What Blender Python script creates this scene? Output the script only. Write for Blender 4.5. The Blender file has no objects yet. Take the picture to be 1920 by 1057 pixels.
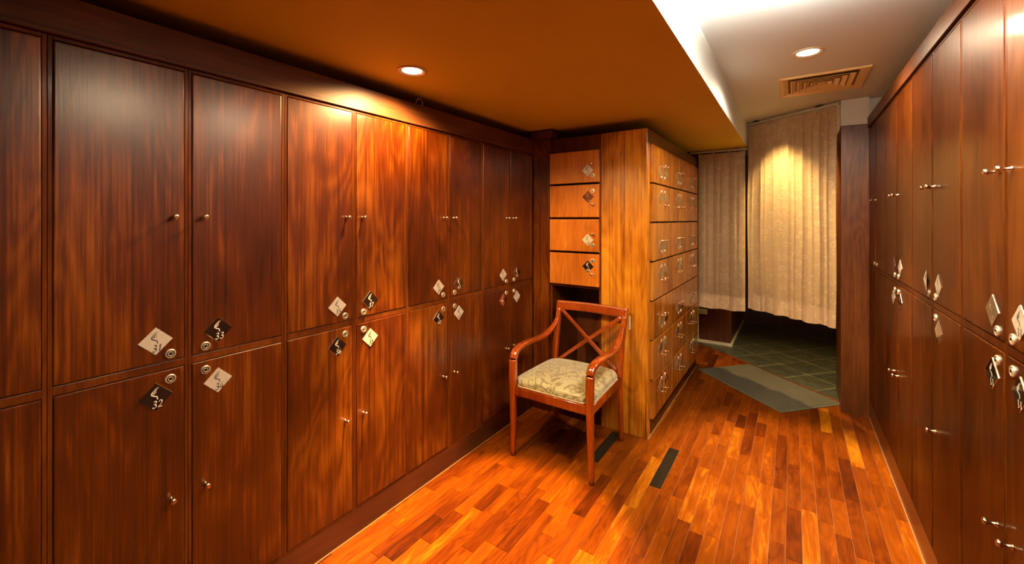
import bpy, bmesh, math, random
from mathutils import Vector, Matrix
random.seed(7)
C = bpy.context.scene
COL = C.collection
PI = math.pi

# ------------------------------------------------------------------ camera
CAM_H = 1.45
F_PX = 780.0
THETA = math.atan2(528.0, F_PX)
cam_d = bpy.data.cameras.new('camera')
cam = bpy.data.objects.new('camera', cam_d)
COL.objects.link(cam)
cam_d.sensor_width = 36.0
cam_d.lens = F_PX / 1920.0 * 36.0
cam_d.shift_y = -117.5 / 1920.0
cam_d.clip_start = 0.02
cam.location = (0, 0, CAM_H)
cam.rotation_euler = (PI / 2, 0, THETA)
C.camera = cam
# ------------------------------------------------------------------ world, exposure
w = bpy.data.worlds.new('world')
C.world = w
w.use_nodes = True
w.node_tree.nodes['Background'].inputs[0].default_value = (1.0, 0.8, 0.6, 1)
w.node_tree.nodes['Background'].inputs[1].default_value = 0.0
C.view_settings.view_transform = 'Standard'
C.view_settings.look = 'None'
C.view_settings.gamma = 1.0
C.view_settings.use_curve_mapping = False
C.view_settings.exposure = 0.0
# ceiling lamps: x, y, z, watts, colour, cone in degrees, edge softness
LOW, HIGH = 2.125, 2.345
GLOBE = 55.0  # glow of the added bowls, set strong for the sheen on the doors
BOWLS = [(.05, 1.38, 2.205), (.05, .72, 2.205)]   # unseen uplighters, bowl shape guessed, added for ceiling light and door sheen: rim positions
BOWL_W, BOWL_C = 270, (1.0, .95, .86)
WARM = (1.0, 0.64, 0.25)
SOFT = (1.0, 0.78, 0.52)
LAMPS = [
    # name of place, x, y, z, ring radius, disc radius, watts, colour, cone, blend
    ('wall', -1.435, 1.31, LOW, .066, .046, 135, WARM, 162, .35, 1100, 42),
    ('door', 0.063, 2.737, HIGH, .075, .052, 90, SOFT, 168, .6, 620, 46),
    ('curtain', 0.05, 4.40, HIGH, .070, .048, 200, (1.0, .68, .26), 84, 1.0, 0, 80),
]

# ------------------------------------------------------------------ node helpers
def mat_new(name):
    m = bpy.data.materials.new(name)
    m.use_nodes = True
    nt = m.node_tree
    return m, nt, nt.nodes['Principled BSDF']

def N(nt, typ, **kw):
    n = nt.nodes.new(typ)
    for k, v in kw.items():
        if k.startswith('_'):
            setattr(n, k[1:], v)
        else:
            n.inputs[k.replace('__', ' ')].default_value = v
    return n

def math_n(nt, op, a, b=None, c=None):
    n = nt.nodes.new('ShaderNodeMath')
    n.operation = op
    for i, v in enumerate((a, b, c)):
        if v is None:
            continue
        if isinstance(v, (int, float)):
            n.inputs[i].default_value = v
        else:
            nt.links.new(v, n.inputs[i])
    return n.outputs[0]

def ramp(nt, fac, stops):
    n = nt.nodes.new('ShaderNodeValToRGB')
    cr = n.color_ramp
    while len(cr.elements) > 1:
        cr.elements.remove(cr.elements[-1])
    cr.elements[0].position = stops[0][0]
    cr.elements[0].color = (*stops[0][1], 1)
    for p, c in stops[1:]:
        e = cr.elements.new(p)
        e.color = (*c, 1)
    nt.links.new(fac, n.inputs[0])
    return n.outputs[0]

def mixc(nt, fac, a, b, mode='MIX'):
    n = nt.nodes.new('ShaderNodeMix')
    n.data_type = 'RGBA'
    n.blend_type = mode
    for idx, v in ((0, fac), (6, a), (7, b)):
        if isinstance(v, (int, float)):
            n.inputs[idx].default_value = v
        elif isinstance(v, tuple):
            n.inputs[idx].default_value = (*v, 1)
        else:
            nt.links.new(v, n.inputs[idx])
    return n.outputs[2]

def wood(name, dark, mid, light, grain='Z', rough=.26, coat=.3, coat_rough=.12, figure=1.0, contrast=1.0, spec=.5, streak=0.0):
    m, nt, bs = mat_new(name)
    L = nt.links.new
    tc = N(nt, 'ShaderNodeTexCoord')
    oi = N(nt, 'ShaderNodeObjectInfo')
    off = N(nt, 'ShaderNodeVectorMath', _operation='SCALE')
    cmb = N(nt, 'ShaderNodeCombineXYZ')
    L(math_n(nt, 'MULTIPLY', oi.outputs['Random'], 37.0), cmb.inputs[0])
    L(math_n(nt, 'MULTIPLY', oi.outputs['Random'], 91.0), cmb.inputs[1])
    L(math_n(nt, 'MULTIPLY', oi.outputs['Random'], 53.0), cmb.inputs[2])
    add = N(nt, 'ShaderNodeVectorMath', _operation='ADD')
    L(tc.outputs['Object'], add.inputs[0]); L(cmb.outputs[0], add.inputs[1])
    def scaled(across, along):
        mp = N(nt, 'ShaderNodeMapping')
        s = [across] * 3
        s['XYZ'.index(grain)] = along
        mp.inputs['Scale'].default_value = s
        L(add.outputs[0], mp.inputs['Vector'])
        return mp.outputs[0]
    # cathedral figure : contour lines of a stretched noise
    n1 = N(nt, 'ShaderNodeTexNoise', Scale=1.0, Detail=2.0, Roughness=.5, Distortion=.4)
    L(scaled(4.0 * figure, .75), n1.inputs['Vector'])
    rings = math_n(nt, 'FRACT', math_n(nt, 'MULTIPLY', n1.outputs['Fac'], 14.0))
    rings = math_n(nt, 'ABSOLUTE', math_n(nt, 'SUBTRACT', rings, .5))
    rings = math_n(nt, 'MULTIPLY', rings, 2.0)
    # fine pores
    n2 = N(nt, 'ShaderNodeTexNoise', Scale=1.0, Detail=3.0, Roughness=.65)
    L(scaled(170.0, 5.0), n2.inputs['Vector'])
    n4 = N(nt, 'ShaderNodeTexNoise', Scale=1.0, Detail=3.0, Roughness=.6, Distortion=.08)
    L(scaled(42.0, .8), n4.inputs['Vector'])
    # large cloudiness of the stain
    n3 = N(nt, 'ShaderNodeTexNoise', Scale=1.0, Detail=3.0, Roughness=.55)
    L(scaled(3.2, 1.8), n3.inputs['Vector'])
    v = math_n(nt, 'MULTIPLY', rings, .13 * contrast)
    v = math_n(nt, 'ADD', v, math_n(nt, 'MULTIPLY', n2.outputs['Fac'], .58 * contrast))
    v = math_n(nt, 'ADD', v, math_n(nt, 'MULTIPLY', n4.outputs['Fac'], .37 * contrast))
    v = math_n(nt, 'ADD', v, math_n(nt, 'MULTIPLY', n3.outputs['Fac'], .85))
    v = math_n(nt, 'ADD', v, -.48 * contrast - .44)
    v = math_n(nt, 'ADD', v, .42)
    v = math_n(nt, 'ADD', v, math_n(nt, 'MULTIPLY', math_n(nt, 'SUBTRACT', oi.outputs['Random'], .5), .13))
    if streak:
        n6 = N(nt, 'ShaderNodeTexNoise', Scale=1.0, Detail=2.0, Roughness=.5, Distortion=.15)
        L(scaled(75.0, .55), n6.inputs['Vector'])
        st = math_n(nt, 'MULTIPLY', math_n(nt, 'MAXIMUM', math_n(nt, 'SUBTRACT', .47, n6.outputs['Fac']), 0.0), streak * 5.0)
        v = math_n(nt, 'SUBTRACT', v, st)
    col = ramp(nt, v, [(.08, dark), (.45, mid), (.85, light)])
    L(col, bs.inputs['Base Color'])
    r = math_n(nt, 'ADD', math_n(nt, 'MULTIPLY', n3.outputs['Fac'], .12), rough - .06)
    L(r, bs.inputs['Roughness'])
    bs.inputs['Coat Weight'].default_value = coat
    bs.inputs['Coat Roughness'].default_value = coat_rough
    bs.inputs['Specular IOR Level'].default_value = spec
    bp = N(nt, 'ShaderNodeBump', Strength=.10, Distance=.002)
    L(n2.outputs['Fac'], bp.inputs['Height'])
    L(bp.outputs[0], bs.inputs['Normal'])
    bp2 = N(nt, 'ShaderNodeBump', Strength=.06, Distance=.002)
    L(n2.outputs['Fac'], bp2.inputs['Height'])
    L(bp2.outputs[0], bs.inputs['Coat Normal'])
    return m

def plain(name, col, rough=.5, metal=0.0, coat=0.0, noise=.0, nscale=8.0, bump=0.0, bscale=200.0):
    m, nt, bs = mat_new(name)
    bs.inputs['Base Color'].default_value = (*col, 1)
    tc = N(nt, 'ShaderNodeTexCoord')
    n = N(nt, 'ShaderNodeTexNoise', Scale=nscale, Detail=4.0)
    nt.links.new(tc.outputs['Object'], n.inputs['Vector'])
    lo = tuple(c * (1 - noise) for c in col); hi = tuple(min(1, c * (1 + noise)) for c in col)
    nt.links.new(ramp(nt, n.outputs['Fac'], [(.3, lo), (.7, hi)]), bs.inputs['Base Color'])
    bs.inputs['Roughness'].default_value = rough
    bs.inputs['Metallic'].default_value = metal
    bs.inputs['Coat Weight'].default_value = coat
    if bump:
        n5 = N(nt, 'ShaderNodeTexNoise', Scale=bscale, Detail=3.0)
        nt.links.new(tc.outputs['Object'], n5.inputs['Vector'])
        bp = N(nt, 'ShaderNodeBump', Strength=bump, Distance=.003)
        nt.links.new(n5.outputs['Fac'], bp.inputs['Height'])
        nt.links.new(bp.outputs[0], bs.inputs['Normal'])
    return m

M = {}
LK = ((.015, .0018, .0002), (.072, .0115, .0003), (.25, .064, .002))
M['locker'] = wood('walnut_locker', *LK, coat=.6, coat_rough=.24, contrast=1.0, spec=.25, rough=.32, streak=.2)
M['locker_frame'] = wood('walnut_frame', (.022, .004, .0006), (.08, .015, .0015), (.17, .042, .004), rough=.4, coat=.5, coat_rough=.15, spec=.08)
M['locker_h'] = wood('walnut_board_long', (.025, .007, .002), (.080, .021, .005), (.16, .048, .012), grain='X', rough=.5, coat=.0, spec=.3)
M['right_h'] = wood('walnut_right_long', (.018, .005, .002), (.06, .015, .004), (.12, .036, .009), grain='X', rough=.45, coat=0, spec=.2)
M['base_h'] = wood('walnut_plinth', (.022, .005, .001), (.062, .013, .003), (.12, .03, .006), grain='X', rough=.34, coat=.3)
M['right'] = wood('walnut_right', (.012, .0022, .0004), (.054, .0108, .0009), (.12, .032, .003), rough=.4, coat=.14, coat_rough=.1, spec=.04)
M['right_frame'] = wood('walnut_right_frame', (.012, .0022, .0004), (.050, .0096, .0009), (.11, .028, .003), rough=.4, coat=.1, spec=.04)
M['honey'] = wood('honey_walnut', (.12, .024, .001), (.44, .140, .005), (.72, .32, .018), rough=.28, figure=1.0, contrast=1.2, streak=.5)
M['honey_door'] = wood('honey_door', (.20, .05, .004), (.46, .155, .014), (.66, .28, .035), rough=.22, coat=.5, coat_rough=.08, figure=1.6, spec=.3, streak=.35)
M['drawer'] = wood('drawer_wood', (.20, .045, .004), (.46, .13, .010), (.62, .21, .02), rough=.26, grain='Z', figure=1.8)
M['darkwood'] = wood('dark_wood', (.03, .010, .005), (.08, .022, .008), (.15, .045, .014), rough=.3)
M['post'] = wood('post_wood', (.020, .005, .0015), (.085, .022, .004), (.18, .055, .012), rough=.36, coat=.1, spec=.25, figure=1.5)
M['chair'] = wood('chair_wood', (.12, .015, .001), (.25, .036, .002), (.40, .080, .005), rough=.2, coat=.9, coat_rough=.08, figure=2.5)
M['brass'] = plain('nickel_brass', (.72, .62, .44), .22, 1.0)
M['lock_metal'] = plain('lock_metal', (.88, .80, .64), .36, .8)
M['brass_dark'] = plain('keyhole_metal', (.05, .04, .028), .4, 1.0)
M['plate_light'] = plain('satin_plate', (.62, .57, .47), .42, .35, noise=.05, nscale=90)
M['plate_black'] = plain('black_plate', (.018, .008, .006), .10, 0.0, coat=1.0)
M['plate_mirror'] = plain('mirror_plate', (.80, .76, .70), .05, 1.0)
M['plate_bronze'] = plain('bronze_plate', (.30, .23, .12), .5, .3)
M['plate_edge'] = plain('plate_edge', (.75, .70, .60), .2, 1.0)
M['ink_dark'] = plain('ink_dark', (.03, .022, .018), .5)
M['ink_light'] = plain('ink_light', (.75, .70, .58), .5)
M['ink_grey'] = plain('ink_grey', (.22, .18, .12), .5)
M['ceiling_low'] = plain('ochre_ceiling', (.62, .47, .02), .75, noise=.04, nscale=2, bump=.05)
M['ceiling'] = plain('white_ceiling', (.74, .81, .82), .6, noise=.02, nscale=2, bump=.05)
M['wall'] = plain('cream_wall', (.70, .68, .60), .7, noise=.03, bump=.05)
M['wall_dark'] = plain('dark_wall', (.05, .035, .025), .8, noise=.1)
M['void'] = plain('dark_interior', (.02, .012, .008), .8)
M['rail'] = plain('painted_rail', (.50, .50, .42), .4)
M['white_trim'] = plain('white_trim', (.72, .66, .52), .5)
M['lamp_ring'] = plain('lamp_ring', (.72, .60, .42), .35, .3)
M['vent'] = plain('vent_enamel', (.86, .62, .26), .38, .1)
M['vent_void'] = plain('vent_void', (.22, .13, .05), .8)
M['rubber'] = plain('rubber', (.02, .018, .016), .6)
M['sticker'] = plain('sticker', (.85, .83, .76), .5)
M['wire'] = plain('wire', (.75, .62, .45), .4)
M['plastic'] = plain('beige_plastic', (.42, .38, .24), .5)

def emis(name, col, s):
    m, nt, bs = mat_new(name)
    bs.inputs['Base Color'].default_value = (.8, .8, .8, 1)
    bs.inputs['Emission Color'].default_value = (*col, 1)
    bs.inputs['Emission Strength'].default_value = s
    return m
M['globe'] = emis('added_bowl_glow', (1.0, .74, .46), GLOBE)
M['glow'] = emis('lamp_glow', (1.0, .86, .62), 7)

def fabric_curtain(name, base, motif, trans):
    m, nt, bs = mat_new(name)
    L = nt.links.new
    tc = N(nt, 'ShaderNodeTexCoord')
    mp = N(nt, 'ShaderNodeMapping'); mp.inputs['Scale'].default_value = (1, 0, 1)
    L(tc.outputs['Object'], mp.inputs['Vector'])
    ns = N(nt, 'ShaderNodeTexNoise', Scale=9.0, Detail=2.0)
    L(mp.outputs[0], ns.inputs['Vector'])
    vm = N(nt, 'ShaderNodeVectorMath', _operation='SCALE'); L(ns.outputs['Color'], vm.inputs[0]); vm.inputs['Scale'].default_value = .045
    va = N(nt, 'ShaderNodeVectorMath', _operation='ADD'); L(mp.outputs[0], va.inputs[0]); L(vm.outputs[0], va.inputs[1])
    vo = N(nt, 'ShaderNodeTexVoronoi', Scale=15.0, Randomness=.75)
    L(va.outputs[0], vo.inputs['Vector'])
    d = vo.outputs['Distance']
    r1 = math_n(nt, 'LESS_THAN', math_n(nt, 'ABSOLUTE', math_n(nt, 'SUBTRACT', d, .34)), .055)
    r2 = math_n(nt, 'LESS_THAN', math_n(nt, 'ABSOLUTE', math_n(nt, 'SUBTRACT', d, .16)), .035)
    nb = N(nt, 'ShaderNodeTexNoise', Scale=26.0, Detail=2.0); L(mp.outputs[0], nb.inputs['Vector'])
    brk = math_n(nt, 'GREATER_THAN', nb.outputs['Fac'], .44)
    mo = math_n(nt, 'MULTIPLY', math_n(nt, 'MAXIMUM', r1, r2), brk)
    vo2 = N(nt, 'ShaderNodeTexVoronoi', Scale=34.0, Randomness=1.0); L(va.outputs[0], vo2.inputs['Vector'])
    leaf = math_n(nt, 'MULTIPLY', math_n(nt, 'LESS_THAN', vo2.outputs['Distance'], .20), math_n(nt, 'GREATER_THAN', nb.outputs['Fac'], .52))
    mo = math_n(nt, 'MAXIMUM', mo, leaf)
    # weft slubs
    mp2 = N(nt, 'ShaderNodeMapping'); mp2.inputs['Scale'].default_value = (12, 0, 160)
    L(tc.outputs['Object'], mp2.inputs['Vector'])
    sl = N(nt, 'ShaderNodeTexNoise', Scale=1.0, Detail=2.0); L(mp2.outputs[0], sl.inputs['Vector'])
    f = math_n(nt, 'ADD', math_n(nt, 'MULTIPLY', mo, .6), math_n(nt, 'MULTIPLY', math_n(nt, 'SUBTRACT', sl.outputs['Fac'], .5), .5))
    cl = mixc(nt, f, base, motif)
    L(cl, bs.inputs['Base Color'])
    bs.inputs['Roughness'].default_value = .5
    bs.inputs['Sheen Weight'].default_value = .4
    tr = N(nt, 'ShaderNodeBsdfTranslucent')
    L(mixc(nt, f, tuple(c ** .8 for c in base), motif), tr.inputs['Color'])
    mx = N(nt, 'ShaderNodeMixShader')
    # the hem is folded double, so less light comes through it
    sep = N(nt, 'ShaderNodeSeparateXYZ'); L(tc.outputs['Object'], sep.inputs[0])
    hem = math_n(nt, 'GREATER_THAN', sep.outputs[2], .13)
    L(math_n(nt, 'ADD', math_n(nt, 'MULTIPLY', hem, trans * .6), trans * .4), mx.inputs[0])
    L(bs.outputs[0], mx.inputs[1]); L(tr.outputs[0], mx.inputs[2])
    L(mx.outputs[0], nt.nodes['Material Output'].inputs[0])
    bp = N(nt, 'ShaderNodeBump', Strength=.35, Distance=.002)
    L(f, bp.inputs['Height']); L(bp.outputs[0], bs.inputs['Normal'])
    return m
M['curtain'] = fabric_curtain('damask_curtain', (.62, .43, .24), (.84, .66, .40), .50)

def fabric_seat():
    m, nt, bs = mat_new('seat_brocade')
    L = nt.links.new
    tc = N(nt, 'ShaderNodeTexCoord')
    ns = N(nt, 'ShaderNodeTexNoise', Scale=7.5, Detail=1.0, Distortion=1.6)
    L(tc.outputs['Object'], ns.inputs['Vector'])
    k = math_n(nt, 'FRACT', math_n(nt, 'MULTIPLY', ns.outputs['Fac'], 5.0))
    l1 = math_n(nt, 'LESS_THAN', math_n(nt, 'ABSOLUTE', math_n(nt, 'SUBTRACT', k, .5)), .13)
    vo = N(nt, 'ShaderNodeTexVoronoi', Scale=13.0, Randomness=.8)
    L(tc.outputs['Object'], vo.inputs['Vector'])
    l2 = math_n(nt, 'LESS_THAN', math_n(nt, 'ABSOLUTE', math_n(nt, 'SUBTRACT', vo.outputs['Distance'], .30)), .045)
    ln = math_n(nt, 'MAXIMUM', l1, l2)
    n3 = N(nt, 'ShaderNodeTexNoise', Scale=400.0, Detail=2.0); L(tc.outputs['Object'], n3.inputs['Vector'])
    cl = mixc(nt, ln, (.40, .355, .19), (.17, .13, .045))
    cl = mixc(nt, math_n(nt, 'MULTIPLY', n3.outputs['Fac'], .35), cl, (.24, .20, .08))
    L(cl, bs.inputs['Base Color'])
    bs.inputs['Roughness'].default_value = .42
    bs.inputs['Sheen Weight'].default_value = .5
    bp = N(nt, 'ShaderNodeBump', Strength=.3, Distance=.001)
    L(math_n(nt, 'SUBTRACT', n3.outputs['Fac'], ln), bp.inputs['Height']); L(bp.outputs[0], bs.inputs['Normal'])
    return m
M['seat'] = fabric_seat()
M['piping'] = plain('piping', (.50, .38, .18), .5)

def floor_mat():
    m, nt, bs = mat_new('teak_parquet')
    L = nt.links.new
    at = N(nt, 'ShaderNodeVertexColor'); at.layer_name = 'tone'
    sep = N(nt, 'ShaderNodeSeparateColor'); L(at.outputs['Color'], sep.inputs[0])
    tone, rnd, gap = sep.outputs[0], sep.outputs[1], sep.outputs[2]
    tc = N(nt, 'ShaderNodeTexCoord')
    cmb = N(nt, 'ShaderNodeCombineXYZ')
    L(math_n(nt, 'MULTIPLY', rnd, 40.0), cmb.inputs[2]); L(math_n(nt, 'MULTIPLY', tone, 17.0), cmb.inputs[0])
    ad = N(nt, 'ShaderNodeVectorMath', _operation='ADD'); L(tc.outputs['Object'], ad.inputs[0]); L(cmb.outputs[0], ad.inputs[1])
    def sc(x, y):
        mp = N(nt, 'ShaderNodeMapping'); mp.inputs['Scale'].default_value = (x, y, 1)
        L(ad.outputs[0], mp.inputs['Vector']); return mp.outputs[0]
    n1 = N(nt, 'ShaderNodeTexNoise', Scale=1.0, Detail=2.0, Distortion=.5); L(sc(14, 2.2), n1.inputs['Vector'])
    rg = math_n(nt, 'FRACT', math_n(nt, 'MULTIPLY', n1.outputs['Fac'], 9.0))
    rg = math_n(nt, 'MULTIPLY', math_n(nt, 'ABSOLUTE', math_n(nt, 'SUBTRACT', rg, .5)), 2.0)
    n2 = N(nt, 'ShaderNodeTexNoise', Scale=1.0, Detail=3.0, Roughness=.6); L(sc(220, 8), n2.inputs['Vector'])
    n3 = N(nt, 'ShaderNodeTexNoise', Scale=1.0, Detail=3.0, Distortion=.8); L(sc(22, 3.5), n3.inputs['Vector'])
    v = math_n(nt, 'ADD', math_n(nt, 'MULTIPLY', tone, .70), math_n(nt, 'MULTIPLY', rg, .12))
    v = math_n(nt, 'ADD', v, math_n(nt, 'MULTIPLY', n2.outputs['Fac'], .18))
    v = math_n(nt, 'ADD', v, math_n(nt, 'MULTIPLY', n3.outputs['Fac'], .55))
    v = math_n(nt, 'ADD', v, -.33)
    col = ramp(nt, v, [(.0, (.012, .003, .0005)), (.10, (.03, .005, .0006)), (.30, (.075, .0115, .0006)), (.62, (.175, .036, .001)), (.98, (.46, .170, .005))])
    # black replacement strips
    blk = math_n(nt, 'LESS_THAN', tone, .02)
    col = mixc(nt, blk, col, mixc(nt, n3.outputs['Fac'], (.004, .003, .002), (.022, .015, .007)))
    L(col, bs.inputs['Base Color'])
    n4 = N(nt, 'ShaderNodeTexNoise', Scale=3.0, Detail=4.0); L(tc.outputs['Object'], n4.inputs['Vector'])
    L(math_n(nt, 'ADD', math_n(nt, 'MULTIPLY', n4.outputs['Fac'], .25), .20), bs.inputs['Roughness'])
    bs.inputs['Specular IOR Level'].default_value = .06
    bs.inputs['Coat Weight'].default_value = .16
    bs.inputs['Coat Roughness'].default_value = .16
    bp = N(nt, 'ShaderNodeBump', Strength=.08, Distance=.001); L(n2.outputs['Fac'], bp.inputs['Height']); L(bp.outputs[0], bs.inputs['Normal'])
    return m
M['floor'] = floor_mat()
M['joint'] = plain('pale_joint', (.26, .13, .05), .7)

def tile_mat():
    m, nt, bs = mat_new('slate_tile')
    L = nt.links.new
    tc = N(nt, 'ShaderNodeTexCoord')
    br = N(nt, 'ShaderNodeTexBrick', _offset=.0, Scale=1.0)
    br.inputs['Mortar Size'].default_value = .003
    br.inputs['Brick Width'].default_value = .30
    br.inputs['Row Height'].default_value = .30
    br.inputs['Color1'].default_value = (.055, .056, .036, 1)
    br.inputs['Color2'].default_value = (.043, .044, .030, 1)
    br.inputs['Mortar'].default_value = (.24, .22, .14, 1)
    L(tc.outputs['Object'], br.inputs['Vector'])
    n = N(nt, 'ShaderNodeTexNoise', Scale=14.0, Detail=6.0, Roughness=.65); L(tc.outputs['Object'], n.inputs['Vector'])
    col = mixc(nt, 1.0, br.outputs['Color'], ramp(nt, n.outputs['Fac'], [(.3, (.6, .6, .6)), (.7, (1.5, 1.5, 1.4))]), 'MULTIPLY')
    L(col, bs.inputs['Base Color'])
    bs.inputs['Roughness'].default_value = .42
    bp = N(nt, 'ShaderNodeBump', Strength=.4, Distance=.004); L(n.outputs['Fac'], bp.inputs['Height']); L(bp.outputs[0], bs.inputs['Normal'])
    return m
M['tile'] = tile_mat()

def mat_mat():
    m, nt, bs = mat_new('loop_pile_mat')
    L = nt.links.new
    tc = N(nt, 'ShaderNodeTexCoord')
    v = N(nt, 'ShaderNodeTexVoronoi', Scale=260.0); L(tc.outputs['Object'], v.inputs['Vector'])
    n = N(nt, 'ShaderNodeTexNoise', Scale=6.0, Detail=4.0); L(tc.outputs['Object'], n.inputs['Vector'])
    f = math_n(nt, 'ADD', math_n(nt, 'MULTIPLY', v.outputs['Distance'], .8), math_n(nt, 'MULTIPLY', n.outputs['Fac'], .4))
    L(ramp(nt, f, [(.2, (.125, .110, .068)), (.9, (.052, .044, .026))]), bs.inputs['Base Color'])
    bs.inputs['Roughness'].default_value = .9
    bp = N(nt, 'ShaderNodeBump', Strength=.8, Distance=.003, _invert=True); L(v.outputs['Distance'], bp.inputs['Height']); L(bp.outputs[0], bs.inputs['Normal'])
    return m
M['mat'] = mat_mat()
M['mat_edge'] = plain('mat_edge', (.10, .105, .07), .6)

# ------------------------------------------------------------------ mesh helpers
def box(bm, x0, x1, y0, y1, z0, z1, mi=0):
    vs = [bm.verts.new(p) for p in ((x0, y0, z0), (x1, y0, z0), (x1, y1, z0), (x0, y1, z0), (x0, y0, z1), (x1, y0, z1), (x1, y1, z1), (x0, y1, z1))]
    for f in ((0, 3, 2, 1), (4, 5, 6, 7), (0, 1, 5, 4), (1, 2, 6, 5), (2, 3, 7, 6), (3, 0, 4, 7)):
        fc = bm.faces.new([vs[i] for i in f]); fc.material_index = mi
    return vs

def lathe(bm, prof, axis='Y', n=20, c=(0, 0, 0), mi=0):
    """prof: list of (distance along axis, radius)"""
    rings = []
    for (d, r) in prof:
        ring = []
        for i in range(n):
            a = 2 * PI * i / n
            u, v = r * math.cos(a), r * math.sin(a)
            if axis == 'Y': p = (c[0] + u, c[1] + d, c[2] + v)
            elif axis == 'Z': p = (c[0] + u, c[1] + v, c[2] + d)
            else: p = (c[0] + d, c[1] + u, c[2] + v)
            ring.append(bm.verts.new(p))
        rings.append(ring)
    for a, b in zip(rings, rings[1:]):
        for i in range(n):
            f = bm.faces.new((a[i], a[(i + 1) % n], b[(i + 1) % n], b[i])); f.material_index = mi; f.smooth = True
    for ring, rev in ((rings[0], True), (rings[-1], False)):
        f = bm.faces.new(ring[::-1] if rev else ring); f.material_index = mi

def sweep(bm, pts, side, ws, hs, n=16, mi=0, power=3.0):
    """superellipse section swept along pts; side = fixed axis, ws half size along side, hs half size across"""
    side = Vector(side).normalized()
    P = [Vector(p) for p in pts]
    rings = []
    for i, p in enumerate(P):
        t = (P[min(i + 1, len(P) - 1)] - P[max(i - 1, 0)]).normalized()
        s = (side - t * side.dot(t)).normalized()
        nn = t.cross(s)
        wv = ws[i] if isinstance(ws, (list, tuple)) else ws
        hv = hs[i] if isinstance(hs, (list, tuple)) else hs
        ring = []
        for k in range(n):
            a = 2 * PI * (k + .5) / n
            ca, sa = math.cos(a), math.sin(a)
            e = 2.0 / power
            u = math.copysign(abs(ca) ** e, ca) * wv
            v = math.copysign(abs(sa) ** e, sa) * hv
            ring.append(bm.verts.new(p + s * u + nn * v))
        rings.append(ring)
    for a, b in zip(rings, rings[1:]):
        for i in range(n):
            f = bm.faces.new((a[i], a[(i + 1) % n], b[(i + 1) % n], b[i])); f.smooth = True; f.material_index = mi
    f = bm.faces.new(rings[0][::-1]); f.material_index = mi
    f = bm.faces.new(rings[-1]); f.material_index = mi

def crom(pts, k=6):
    P = [Vector(p) for p in pts]
    P = [P[0] * 2 - P[1]] + P + [P[-1] * 2 - P[-2]]
    out = []
    for i in range(1, len(P) - 2):
        for j in range(k):
            t = j / k
            a, b, c, d = P[i - 1], P[i], P[i + 1], P[i + 2]
            out.append(.5 * ((2 * b) + (c - a) * t + (2 * a - 5 * b + 4 * c - d) * t * t + (3 * b - a - 3 * c + d) * t ** 3))
    out.append(P[-2])
    return out

def mesh(name, bm, mats, bevel=0, recalc=True):
    if recalc:
        bmesh.ops.recalc_face_normals(bm, faces=bm.faces)
    me = bpy.data.meshes.new(name)
    bm.to_mesh(me); bm.free()
    for m in (mats if isinstance(mats, (list, tuple)) else [mats]):
        me.materials.append(m)
    return me

def link(name, me, parent=None, loc=(0, 0, 0), rot=(0, 0, 0), bevel=0, label=None):
    o = bpy.data.objects.new(name, me)
    COL.objects.link(o)
    o.parent = parent
    o.location = loc; o.rotation_euler = rot
    if bevel:
        b = o.modifiers.new('edge', 'BEVEL'); b.width = bevel; b.segments = 2; b.limit_method = 'ANGLE'
    if label: o['label'] = label
    return o

def obj(name, bm, mats, parent=None, loc=(0, 0, 0), rot=(0, 0, 0), bevel=0, label=None):
    return link(name, mesh(name, bm, mats), parent, loc, rot, bevel, label)

def tag(o, label, cat, group=None):
    o['label'] = label; o['category'] = cat
    if group: o['group'] = group
    return o

def struct(name, bm, mats, loc=(0, 0, 0), rot=(0, 0, 0), bevel=0):
    o = obj(name, bm, mats, None, loc, rot, bevel)
    o['kind'] = 'structure'
    return o

def thing(name, label, cat, loc=(0, 0, 0), rotz=0, group=None):
    o = bpy.data.objects.new(name, None); COL.objects.link(o)
    o.empty_display_size = .1
    o.location = loc; o.rotation_euler = (0, 0, rotz)
    return tag(o, label, cat, group)

# ------------------------------------------------------------------ geometry constants
XL = -1.6675          # face of the long locker bank
XR = 0.46             # face of the lockers opposite
YE = 2.77             # face of the small cabinet at the end
YC = 4.43             # end of the small locker block

# ------------------------------------------------------------------ shell
b = bmesh.new()
# parquet planks, each one a strip of its own with pale joints between
cl = b.loops.layers.float_color.new('tone')
PW = .0625
def plank(x0, x1, y0, y1, tone, rnd):
    e = .0003; d = .0009
    pts_t = [(x0 + e + d, y0 + e + d, 0), (x1 - e - d, y0 + e + d, 0), (x1 - e - d, y1 - e - d, 0), (x0 + e + d, y1 - e - d, 0)]
    pts_b = [(x0 + e, y0 + e, -.002), (x1 - e, y0 + e, -.002), (x1 - e, y1 - e, -.002), (x0 + e, y1 - e, -.002)]
    T = [b.verts.new(p) for p in pts_t]; B = [b.verts.new(p) for p in pts_b]
    fs = [b.faces.new(T)] + [b.faces.new((B[i], B[(i + 1) % 4], T[(i + 1) % 4], T[i])) for i in range(4)]
    for f in fs:
        for l in f.loops: l[cl] = (tone, rnd, 0, 1)
rp = random.Random(21)
x = -.655 - PW * 29
ci = 0
while x < .62:
    y = -1.5 + rp.uniform(-.45, 0)
    while y < 5.9:
        L_ = rp.choice((.45, .45, .45, .38, .30, .52, .22))
        t = min(.98, max(.08, rp.gauss(.54, .14)))
        if abs(x + .655) < .01 and y < 2.3 < y + L_ : L_ = 2.30 - y
        if abs(x + 1.03) < .01 and y < 2.34 < y + L_ : L_ = 2.34 - y
        if abs(x + .655) < .01 and abs(y - 2.30) < .01: t = 0.0; L_ = .45
        if abs(x + 1.03) < .01 and abs(y - 2.34) < .01: t = 0.0; L_ = .40
        if L_ < .02: L_ = .02
        plank(x, x + PW, y, y + L_, t, rp.random())
        y += L_
    x += PW
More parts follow.
